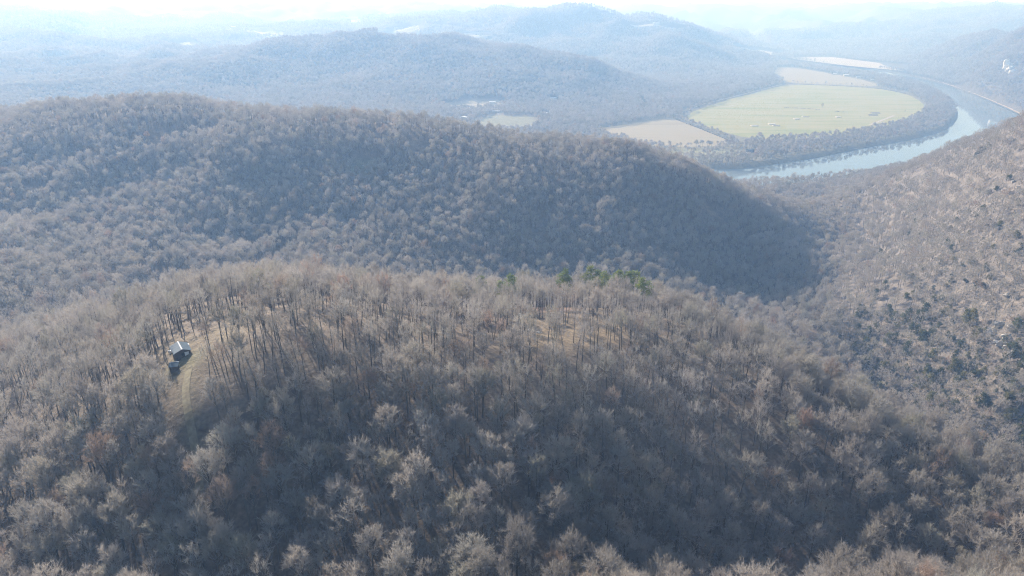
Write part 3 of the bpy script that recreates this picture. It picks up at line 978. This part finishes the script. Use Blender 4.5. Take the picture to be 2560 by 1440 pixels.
for _ in range(45):
    ced_at(random.uniform(2010, 2240), random.uniform(790, 935), random.choice((.6, .8, 1, 1.2)), 'olive green cedar among grey trees in the ravine behind the right spur', 'cedars in the ravine')
for px, py, s in [(2520, 455, 1.4), (2490, 480, 1.2), (2470, 490, 1), (2455, 530, 1), (2440, 545, .9), (2420, 535, .9), (2390, 560, 1), (2375, 580, 1), (2360, 570, .9), (2300, 510, 1),
                  (2290, 530, 1.1), (2310, 545, 1), (2285, 560, 1.1), (2275, 580, 1), (2300, 590, 1), (2270, 600, 1.1), (2330, 540, .8), (2180, 640, 1.2), (2200, 635, 1), (2160, 650, 1.1), (2220, 650, .9),
                  (2365, 620, 1.4), (2375, 635, 1), (2420, 590, .9), (2540, 600, 1.2), (2545, 640, 1.2), (2480, 625, .8), (2230, 440, .9), (2250, 430, .9), (2270, 425, .9), (2240, 455, .8),
                  (2120, 490, 1), (2100, 500, .9), (2150, 485, .8), (2260, 690, .9), (2300, 720, .8), (2280, 740, .8), (2330, 735, .9), (2350, 760, .9), (2390, 400, .9), (2545, 520, 1)]:
    ced_at(px, py, s, *GB)
for px, py in [(2455, 385), (2462, 378), (2448, 390), (2470, 374), (2440, 395)]:
    ced_at(px, py, 1.15, 'bright yellow green evergreen in the clump high on the right hillside', 'bright evergreens high on the right hillside')
for px, py in [(1905, 765), (1920, 775), (1935, 785), (1955, 790), (1970, 800), (1985, 812), (2000, 820), (1890, 758), (1945, 800)]:
    p = hit(px, py - 20)
    if p.y > 300:
        p = Vector(P(px, py, 290)); p.z = float(height(p.x, p.y))
    place_tree('cedar_tree', random.choice(CEDARS), p, 1.3, GC[0], 'cedar tree', GC[1])

def sycamore(seed):
    t, c = MB(), MB()
    bare_tree(seed, 17, 4.4, .3, 9, 6, 6, .12, 1.6, t, c, .32, 6, True)
    return t.obj('trunk', M_PALE, link=False), c.obj('crown', M_PALE, link=False)
SYC = sycamore(77)
p = hit(2112, 775)
place_tree('sycamore_tree', SYC, p, .95, 'white limbed sycamore beside the dark valley at the foot of the right hillside', 'tree', None)
p = hit(2055, 271)
lone = MB(), MB(); bare_tree(78, 15, 4, .3, 9, 4, 5, .3, 1.8, lone[0], lone[1], .35, 5, True)
place_tree('bare_tree', (lone[0].obj('trunk', M_BARK, link=False), lone[1].obj('crown', M_BARK, link=False)), p, .9, 'lone dark bare tree out on the green pasture', 'tree', None)
for px, py, s, lab in [(2150, 305, .5, 'small dark bush on the open pasture left of the diagonal track'), (2262, 291, .7, 'small bush at the tip of the diagonal farm track')]:
    place_tree('cedar_tree', CEDARS[1], U(px, py - 12, PLAIN), s, lab, 'bush', None)
for px, py in [(2072, 184), (2080, 187), (2110, 189), (2135, 193), (2163, 197), (2190, 201), (2200, 204), (2246, 212)]:
    place_tree('cedar_tree', CEDARS[0], U(px, py, PLAIN), 2.0, 'dark evergreen among the riverside houses beyond the pasture', 'tree', 'evergreens among the riverside houses')

# ---------------------------------------------------------------- rocks
M_ROCK = noise_mat('pale_limestone', [(.3, (.30, .28, .26)), (.55, (.48, .45, .42)), (.75, (.58, .55, .51))], .6, bump=.4)
M_WHITE = noise_mat('white_rock', [(.3, (.62, .6, .57)), (.7, (.76, .74, .7))], .8)
def rock(name, loc, sx, sy, sz_, seed, label, cat, group=None, mat=None):
    r = np.random.default_rng(seed)
    v, f = [], []
    nu, nv = 12, 7
    for i in range(nv + 1):
        th = math.pi * i / nv
        for j in range(nu):
            ph = 2 * math.pi * j / nu
            d = np.array((math.sin(th) * math.cos(ph), math.sin(th) * math.sin(ph), math.cos(th)))
            d = np.sign(d) * np.abs(d) ** .65
            k = 1 + .28 * r.uniform(-1, 1)
            v.append((d[0] * sx * k, d[1] * sy * k, d[2] * sz_ * k))
    for i in range(nv):
        for j in range(nu):
            f.append((i * nu + j, (i + 1) * nu + j, (i + 1) * nu + (j + 1) % nu, i * nu + (j + 1) % nu))
    o = mesh_obj(name, v, f, mat or M_ROCK)
    o.location = Vector(loc) + Vector((0, 0, sz_ * .25))
    o.rotation_euler = (0, 0, r.uniform(-.5, .5))
    return tag(o, label, cat, group)
rk = 0
for px, py in [(2505, 862), (2525, 872), (2490, 850), (2540, 885), (2480, 830), (2500, 815), (2530, 825), (2520, 845)]:
    rk += 1
    rock('rock_ledge', hit(px, py), random.uniform(2.2, 4.2), random.uniform(1.2, 2), random.uniform(1.0, 2.0), rk, 'pale limestone block of the broken ledge low on the right hillside', 'rock', 'blocks of the lower limestone ledge')
for px, py in [(2410, 345), (2418, 348), (2525, 345), (2535, 352), (2535, 455), (2545, 470), (2530, 485), (2485, 560), (2500, 570), (2545, 745), (2520, 740)]:
    rk += 1
    rock('rock_ledge', hit(px, py), random.uniform(1.6, 3.2), random.uniform(1, 1.8), random.uniform(.7, 1.5), rk, 'pale rock outcrop on the upper part of the right hillside', 'rock', 'rock outcrops on the upper right hillside')
rock('pale_boulder', hit(1328, 829), 1.5, .9, .7, 71, 'white boulder lying in the glade among tall trunks', 'rock', None, M_WHITE)
rock('pale_boulder', hit(1346, 833), 1.1, .6, .4, 72, 'low pale stone right of the white boulder in the glade', 'rock', None, M_WHITE)
rock('pale_boulder', hit(2290, 512), 1.2, .8, 1.2, 73, 'small bright white rock among cedars on the right hillside', 'rock', None, M_WHITE)
for px, py, sx in [(2520, 172, 14), (2524, 180, 12), (2530, 190, 10), (2515, 165, 9)]:
    rk += 1
    rock('cliff_face', hit(px, py), sx, 8, 14, rk + 100, 'pale cliff scar on the far bluff across the river', 'cliff', 'pale cliff scars on the far bluff', M_WHITE)

# ---------------------------------------------------------------- buildings
def box(mb, x0, x1, y0, y1, z0, z1):
    b = len(mb.v)
    mb.v += [(x0, y0, z0), (x1, y0, z0), (x1, y1, z0), (x0, y1, z0), (x0, y0, z1), (x1, y0, z1), (x1, y1, z1), (x0, y1, z1)]
    for f in [(0, 3, 2, 1), (4, 5, 6, 7), (0, 1, 5, 4), (1, 2, 6, 5), (2, 3, 7, 6), (3, 0, 4, 7)]:
        mb.f.append(tuple(b + i for i in f))

def slab(mb, a, b_, c, d, th):
    """four corners of an upper face, thickened downward"""
    n = (Vector(b_) - Vector(a)).cross(Vector(d) - Vector(a)).normalized()
    if n.z < 0: n = -n
    k = len(mb.v)
    top = [Vector(q) for q in (a, b_, c, d)]
    mb.v += [tuple(q) for q in top] + [tuple(q - n * th) for q in top]
    for f in [(0, 1, 2, 3), (7, 6, 5, 4), (0, 4, 5, 1), (1, 5, 6, 2), (2, 6, 7, 3), (3, 7, 4, 0)]:
        mb.f.append(tuple(k + i for i in f))

M_LOG = noise_mat('weathered_boards', [(.3, (.075, .06, .05)), (.7, (.13, .105, .085))], 3.0, bump=.3)
def metal_roof(name, c0, c1, rough=.75):
    m, nt, b = new_mat(name)
    tc = nt.nodes.new('ShaderNodeTexCoord')
    w = nt.nodes.new('ShaderNodeTexWave'); w.inputs['Scale'].default_value = 1.6; w.inputs['Distortion'].default_value = .2; w.bands_direction = 'Y'
    n = nt.nodes.new('ShaderNodeTexNoise'); n.inputs['Scale'].default_value = 1.2
    nt.links.new(tc.outputs['Object'], w.inputs['Vector']); nt.links.new(tc.outputs['Object'], n.inputs['Vector'])
    r = ramp(nt, [(.3, c0), (.7, c1)])
    nt.links.new(n.outputs['Fac'], r.inputs['Fac']); nt.links.new(r.outputs['Color'], b.inputs['Base Color'])
    bp = nt.nodes.new('ShaderNodeBump'); bp.inputs['Strength'].default_value = .35; bp.inputs['Distance'].default_value = .04
    nt.links.new(w.outputs['Fac'], bp.inputs['Height']); nt.links.new(bp.outputs['Normal'], b.inputs['Normal'])
    b.inputs['Roughness'].default_value = rough; b.inputs['Specular IOR Level'].default_value = .06
    return m
M_ROOF_A = metal_roof('painted_glint_roofing', (.185, .22, .25), (.23, .265, .30))  # left slope's metal glint painted in as a lighter base colour
M_ROOF_B = metal_roof('bluish_metal_roofing', (.075, .115, .155), (.105, .15, .19))  # darker bluish tone: cabin slope without the painted glint, and the shed roof
M_WPAINT = noise_mat('white_paint', [(.3, (.7, .7, .7)), (.7, (.8, .8, .8))], 2)
M_GLASS = noise_mat('window_glass', [(.3, (.03, .035, .04)), (.7, (.05, .055, .06))], 2, rough=.1, spec=.5)
M_STONE = noise_mat('foundation_stone', [(.3, (.2, .19, .18)), (.7, (.32, .3, .28))], 4)

def build_cabin():
    th = math.radians(35)
    c = empty('cabin', CABIN, th, 'small dark board cabin with a grey metal gable roof in the glade', 'cabin')
    # local: +y is away from the front gable, x across
    W, Lh, hw, rise = 2.25, 2.9, 2.3, .95
    m = MB()
    k = 0
    v = [(-W, -Lh, 0), (W, -Lh, 0), (W, -Lh, hw), (0, -Lh, hw + rise * W / 2.6), (-W, -Lh, hw), (-W, Lh, 0), (W, Lh, 0), (W, Lh, hw), (0, Lh, hw + rise * W / 2.6), (-W, Lh, hw)]
    v = [(a, b, z - (1.2 if z == 0 else 0)) for a, b, z in v]
    f = [(0, 1, 2, 3, 4), (9, 8, 7, 6, 5), (1, 6, 7, 2), (5, 0, 4, 9)]
    mesh_obj('wall', v, f, M_LOG, c)
    e = 2.65; ez = hw - .12; rz = ez + rise + .1
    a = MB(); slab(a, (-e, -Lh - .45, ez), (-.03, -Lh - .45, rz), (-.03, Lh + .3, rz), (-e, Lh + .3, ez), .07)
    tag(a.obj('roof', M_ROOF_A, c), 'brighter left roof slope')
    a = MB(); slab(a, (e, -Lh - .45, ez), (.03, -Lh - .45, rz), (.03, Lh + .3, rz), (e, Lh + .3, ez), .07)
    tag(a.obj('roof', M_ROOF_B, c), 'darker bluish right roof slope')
    a = MB(); slab(a, (-.2, -Lh - .5, rz - .02), (0, -Lh - .5, rz + .06), (0, Lh + .35, rz + .06), (-.2, Lh + .35, rz - .02), .02)
    slab(a, (.2, -Lh - .5, rz - .02), (0, -Lh - .5, rz + .06), (0, Lh + .35, rz + .06), (.2, Lh + .35, rz - .02), .02)
    a.obj('ridge_cap', M_WPAINT, c)
    a = MB(); box(a, .55, 1.75, -Lh - .1, -Lh - .01, .55, 1.85)
    d = a.obj('door', M_WPAINT, c)
    a = MB(); box(a, -.35, .35, -Lh - .05, -Lh - .01, .9, 1.7); a.obj('window', M_GLASS, c)
    a = MB(); box(a, W + .01, W + .06, -1.6, -.6, .9, 1.7); a.obj('window', M_GLASS, c)
    a = MB(); box(a, e - .15, e + .18, Lh - 1.9, Lh - .9, ez - .05, ez + .12); a.obj('roof_patch', M_WPAINT, c)
    a = MB(); box(a, -W - .12, W + .12, -Lh - 1.1, -Lh - .012, -1.2, .12); a.obj('porch', M_LOG, c)
    return c
build_cabin()
sh = empty('shed', SHED, math.radians(14), 'little lean to shed with a blue grey roof in front of the cabin', 'shed')
m = MB(); box(m, -1.1, 1.1, -.8, .8, -1, 1.75); m.obj('wall', M_LOG, sh)
m = MB(); slab(m, (-1.35, -1.05, 1.75), (1.35, -1.05, 1.75), (1.35, 1.0, 2.3), (-1.35, 1.0, 2.3), .07); m.obj('roof', M_ROOF_B, sh)
m = MB(); box(m, -1.35, 1.35, 1.0, 1.12, 2.1, 2.36); m.obj('roof_edge', M_WPAINT, sh)
m = MB(); box(m, -.35, .35, -.86, -.8, -.3, 1.4); m.obj('door', M_LOG, sh)

def lathe(mb, prof, n=14):
    b = len(mb.v)
    for r_, z in prof:
        for k in range(n):
            t = 2 * math.pi * k / n
            mb.v.append((r_ * math.cos(t), r_ * math.sin(t), z))
    for i in range(len(prof) - 1):
        for k in range(n):
            mb.f.append((b + i * n + k, b + i * n + (k + 1) % n, b + (i + 1) * n + (k + 1) % n, b + (i + 1) * n + k))
for px, py, s, lab in [(427, 881, 1.0, 'white drum standing by the left wall of the cabin'), (422, 877, .55, 'smaller white can behind the drum left of the cabin')]:
    p = hit(px, py + 3)
    m = MB(); lathe(m, [(0, 0), (.42, 0), (.45, .1), (.45, .5), (.42, .55), (.45, .6), (.45, 1.0), (.40, 1.08), (0, 1.1)])
    o = m.obj('white_drum' if s == 1 else 'white_can', M_WPAINT)
    o.location = p; o.scale = (s, s, s)
    tag(o, lab, 'drum' if s == 1 else 'can')

M_HROOF = noise_mat('pale_roof', [(.3, (.8, .8, .8)), (.7, (.87, .87, .87))], .4)
M_HWALL = noise_mat('house_siding', [(.3, (.5, .47, .42)), (.7, (.6, .57, .52))], .6)
M_DWALL = noise_mat('dark_siding', [(.3, (.06, .06, .065)), (.7, (.1, .1, .1))], .6)
M_DROOF = noise_mat('dark_shingle', [(.3, (.08, .085, .09)), (.7, (.13, .13, .135))], .6)
def house(px, py, L, W, hgt, ang, label, roof=M_HROOF, wall=M_HWALL, z=None, name='house', cat='house', pitch=.24):
    p = Vector(U(px, py, z)) if z == PLAIN else hit(px, py)
    if z is None: p.z = float(height(p.x, p.y))
    h_ = empty(name, p, ang, label, cat)
    a, b = L / 2, W / 2
    r = W * .5 * pitch
    v = [(-a, -b, -2), (a, -b, -2), (a, b, -2), (-a, b, -2), (-a, -b, hgt), (a, -b, hgt), (a, b, hgt), (-a, b, hgt), (-a, 0, hgt + r), (a, 0, hgt + r)]
    f = [(0, 1, 5, 4), (2, 3, 7, 6), (1, 2, 6, 9, 5), (3, 0, 4, 8, 7)]
    mesh_obj('wall', v, f, wall, h_)
    m = MB(); e = .7
    for s in (-1, 1):
        slab(m, (-a - e, s * (b + e), hgt - e * pitch + .1), (a + e, s * (b + e), hgt - e * pitch + .1), (a + e, 0, hgt + r + .1), (-a - e, 0, hgt + r + .1), .18)
    m.obj('roof', roof, h_)
    for q in (-.28, .1):
        m = MB(); box(m, a * q * 2 - .7, a * q * 2 + .7, -b - .06, -b - .005, 1, 2.2); m.obj('window', M_GLASS, h_)
    m = MB(); box(m, a * .75 - .5, a * .75 + .5, -b - .06, -b - .005, 0, 2.1); m.obj('door', M_DWALL, h_)
    return h_
house(1231, 258, 16, 9, 3.5, .05, 'long white roofed farmhouse beside the pale village clearing', z=16)
house(1240, 281, 18, 8, 3.2, .05, 'long low white roofed building below the farmhouse', z=14)
house(1160, 297, 16, 14, 4, 1.57, 'bright white gabled barn peeping over the middle ridge', z=16, name='barn', cat='barn')
house(1124, 296, 9, 7, 3, .3, 'small pale house left of the bright gabled barn', z=16)
house(1383, 248, 15, 9, 3.5, .1, 'white roofed house in the trees right of the farmhouse')
house(1364, 285, 9, 6, 3, .9, 'small pale roofed shed set askew in the valley trees', name='shed', cat='shed')
house(1874, 380, 12, 9, 5, .3, 'dark cabin on the wooded bank near the river', M_DROOF, M_DWALL, z=PLAIN)
house(2085, 186, 16, 10, 4, -.2, 'white riverside house leftmost of the row beyond the pasture', z=PLAIN)
house(2115, 190, 18, 12, 5, -.2, 'largest white riverside house in the row beyond the pasture', z=PLAIN)
house(2145, 195, 14, 9, 4, -.2, 'white riverside house right of the largest one', z=PLAIN)
house(2182, 201, 14, 9, 4, -.25, 'white riverside house rightmost of the row beyond the pasture', z=PLAIN)
house(2248, 213, 12, 9, 5, -.3, 'dark roofed house among bare trees by the river bend', M_DROOF, M_DWALL, z=PLAIN)
house(585, 70, 26, 18, 6, 0, 'pale farm building at the left end of the curved hill clearing')
house(1640, 61, 30, 18, 6, 0, 'white building on the shoulder of the far ridge')

# hay rows, fence ditch
M_HAY = noise_mat('weathered_hay', [(.3, (.6, .54, .43)), (.7, (.72, .65, .54))], .5)
def hay(px, py, L, ang, label):
    p = U(px, py, PLAIN + .12)
    m = MB()
    n = 10
    W, hh = 3.8, 2.0
    L *= .88
    prof = [(-W, 0), (-W, hh * .55), (-W * .85, hh * .93), (0, hh), (W * .85, hh * .93), (W, hh * .55), (W, 0)]
    segs = max(4, int(L / 1.8))
    for i in range(segs + 1):
        x = -L / 2 + L * i / segs
        k = 1 - .07 * (i % 2)
        m.v += [(x, a * k, b * k) for a, b in prof]
    q = len(prof)
    for i in range(segs):
        for j in range(q - 1):
            m.f.append((i * q + j, (i + 1) * q + j, (i + 1) * q + j + 1, i * q + j + 1))
    m.f.append(tuple(range(q))[::-1]); m.f.append(tuple(segs * q + j for j in range(q)))
    o = m.obj('hay_stack', M_HAY)
    o.location = p; o.rotation_euler = (0, 0, ang)
    return tag(o, label, 'hay stack', 'long stacks of hay bales on the pasture')
hay(1886, 315, 19, .12, 'long pale hay stack leftmost on the pasture')
hay(1929, 311, 17, .12, 'upper hay stack of the close pair near the lower middle of the pasture')
hay(1939, 314.5, 17, .12, 'lower hay stack of the close pair near the lower middle of the pasture')
hay(1991, 298, 15, .12, 'greyish hay stack just below the brighter one in mid pasture')
hay(2013, 292, 17, .12, 'bright hay stack in mid pasture above the greyish one')
hay(2095, 293, 14, .2, 'short hay stack standing alone right of mid pasture')
M_HAYD = noise_mat('old_hay', [(.3, (.16, .14, .11)), (.7, (.23, .2, .16))], .5)
for px, py, L, lab in [(2188, 283, 24, 'dark old hay stack, upper one at the right of the pasture'), (2182, 288, 24, 'dark old hay stack, lower one at the right of the pasture')]:
    o = hay(px, py, L, -.05, lab); o.data.materials[0] = M_HAYD
M_DITCH = noise_mat('ditch_weeds', [(.3, (.10, .085, .06)), (.7, (.15, .125, .09))], .3)
def brush(line, label):
    ln = pxpoly(line, PLAIN)
    m = MB()
    r = np.random.default_rng(len(line) * 7)
    for i in range(len(ln) - 1):
        a, b = np.array(ln[i]), np.array(ln[i + 1])
        for k in range(int(np.linalg.norm(b - a) * 3.0)):
            p = a + (b - a) * r.random() + r.normal(0, .5, 2)
            m.sliver(np.array((p[0], p[1], PLAIN)), unit(np.array((*r.normal(0, .4, 2), 1))), r.uniform(.9, 2.4), 1.0, r)
    tag(m.obj('weed_row', M_DITCH), label, 'weeds', 'weedy lines across the pasture')
brush([(1960, 269), (2000, 271), (2050, 274)], 'dark weedy line left of the lone tree on the pasture')
brush([(2088, 279), (2112, 281)], 'short dark weedy line right of the lone tree')
brush([(1690, 299), (1745, 320), (1800, 342), (1845, 360)], 'dark brush row dividing the tan field from the green pasture')
brush([(1950, 208), (2030, 212), (2100, 215), (2200, 222), (2265, 234)], 'dark brush row along the top edge of the green pasture')

# ---------------------------------------------------------------- light, sky, air
SUN_EL, SUN_AZ = math.radians(24.5), math.radians(31)   # ahead and to the left of the camera
sun_dir = Vector((-math.sin(SUN_AZ) * math.cos(SUN_EL), math.cos(SUN_AZ) * math.cos(SUN_EL), math.sin(SUN_EL)))
sl = bpy.data.lights.new('sun', 'SUN')
sl.energy = 5.0
sl.angle = math.radians(.5)
sl.color = (1, .96, .915)
so = bpy.data.objects.new('sun', sl)
so.rotation_euler = (-sun_dir).to_track_quat('-Z', 'Y').to_euler()
so.location = (0, 0, 600)
COL.objects.link(so)
w = bpy.data.worlds.new('World'); S.world = w
w.use_nodes = True
nt = w.node_tree
bg = nt.nodes['Background']
sky = nt.nodes.new('ShaderNodeTexSky')
sky.sky_type = 'NISHITA'
sky.sun_disc = False
sky.sun_elevation = SUN_EL
sky.sun_rotation = -SUN_AZ
sky.altitude = 300
sky.air_density = 1.0
sky.dust_density = 1.5
nt.links.new(sky.outputs[0], bg.inputs['Color'])
bg.inputs['Strength'].default_value = .09

def haze():
    m = bpy.data.materials.new('haze')
    m.use_nodes = True
    t = m.node_tree
    for n in list(t.nodes):
        if n.type == 'BSDF_PRINCIPLED':
            t.nodes.remove(n)
    out = [n for n in t.nodes if n.type == 'OUTPUT_MATERIAL'][0]
    v = t.nodes.new('ShaderNodeVolumePrincipled')
    v.inputs['Color'].default_value = (.34, .58, 1.0, 1)
    v.inputs['Absorption Color'].default_value = (1, 1, 1, 1)
    v.inputs['Density'].default_value = 3.5e-4
    v.inputs['Anisotropy'].default_value = .17
    t.links.new(v.outputs[0], out.inputs['Volume'])
    b = MB()
    box(b, -42000, 42000, -400, 32000, -9, 420)
    o = b.obj('haze', m)
    tag(o, 'pale blue winter haze filling the valleys', kind='stuff')
haze()

S.view_settings.view_transform = 'Standard'
S.view_settings.look = 'None'
S.view_settings.exposure = .83
S.view_settings.gamma = 1
S.cycles.volume_bounces = 1
S.cycles.max_bounces = 5
S.cycles.diffuse_bounces = 2
S.cycles.use_denoising = True
S.cycles.pixel_filter_type = 'BLACKMAN_HARRIS'
S.cycles.filter_width = 1.1
S.cycles.denoiser = 'OPENIMAGEDENOISE'
S.cycles.denoising_input_passes = 'RGB_ALBEDO_NORMAL'
S.cycles.denoising_prefilter = 'NONE'
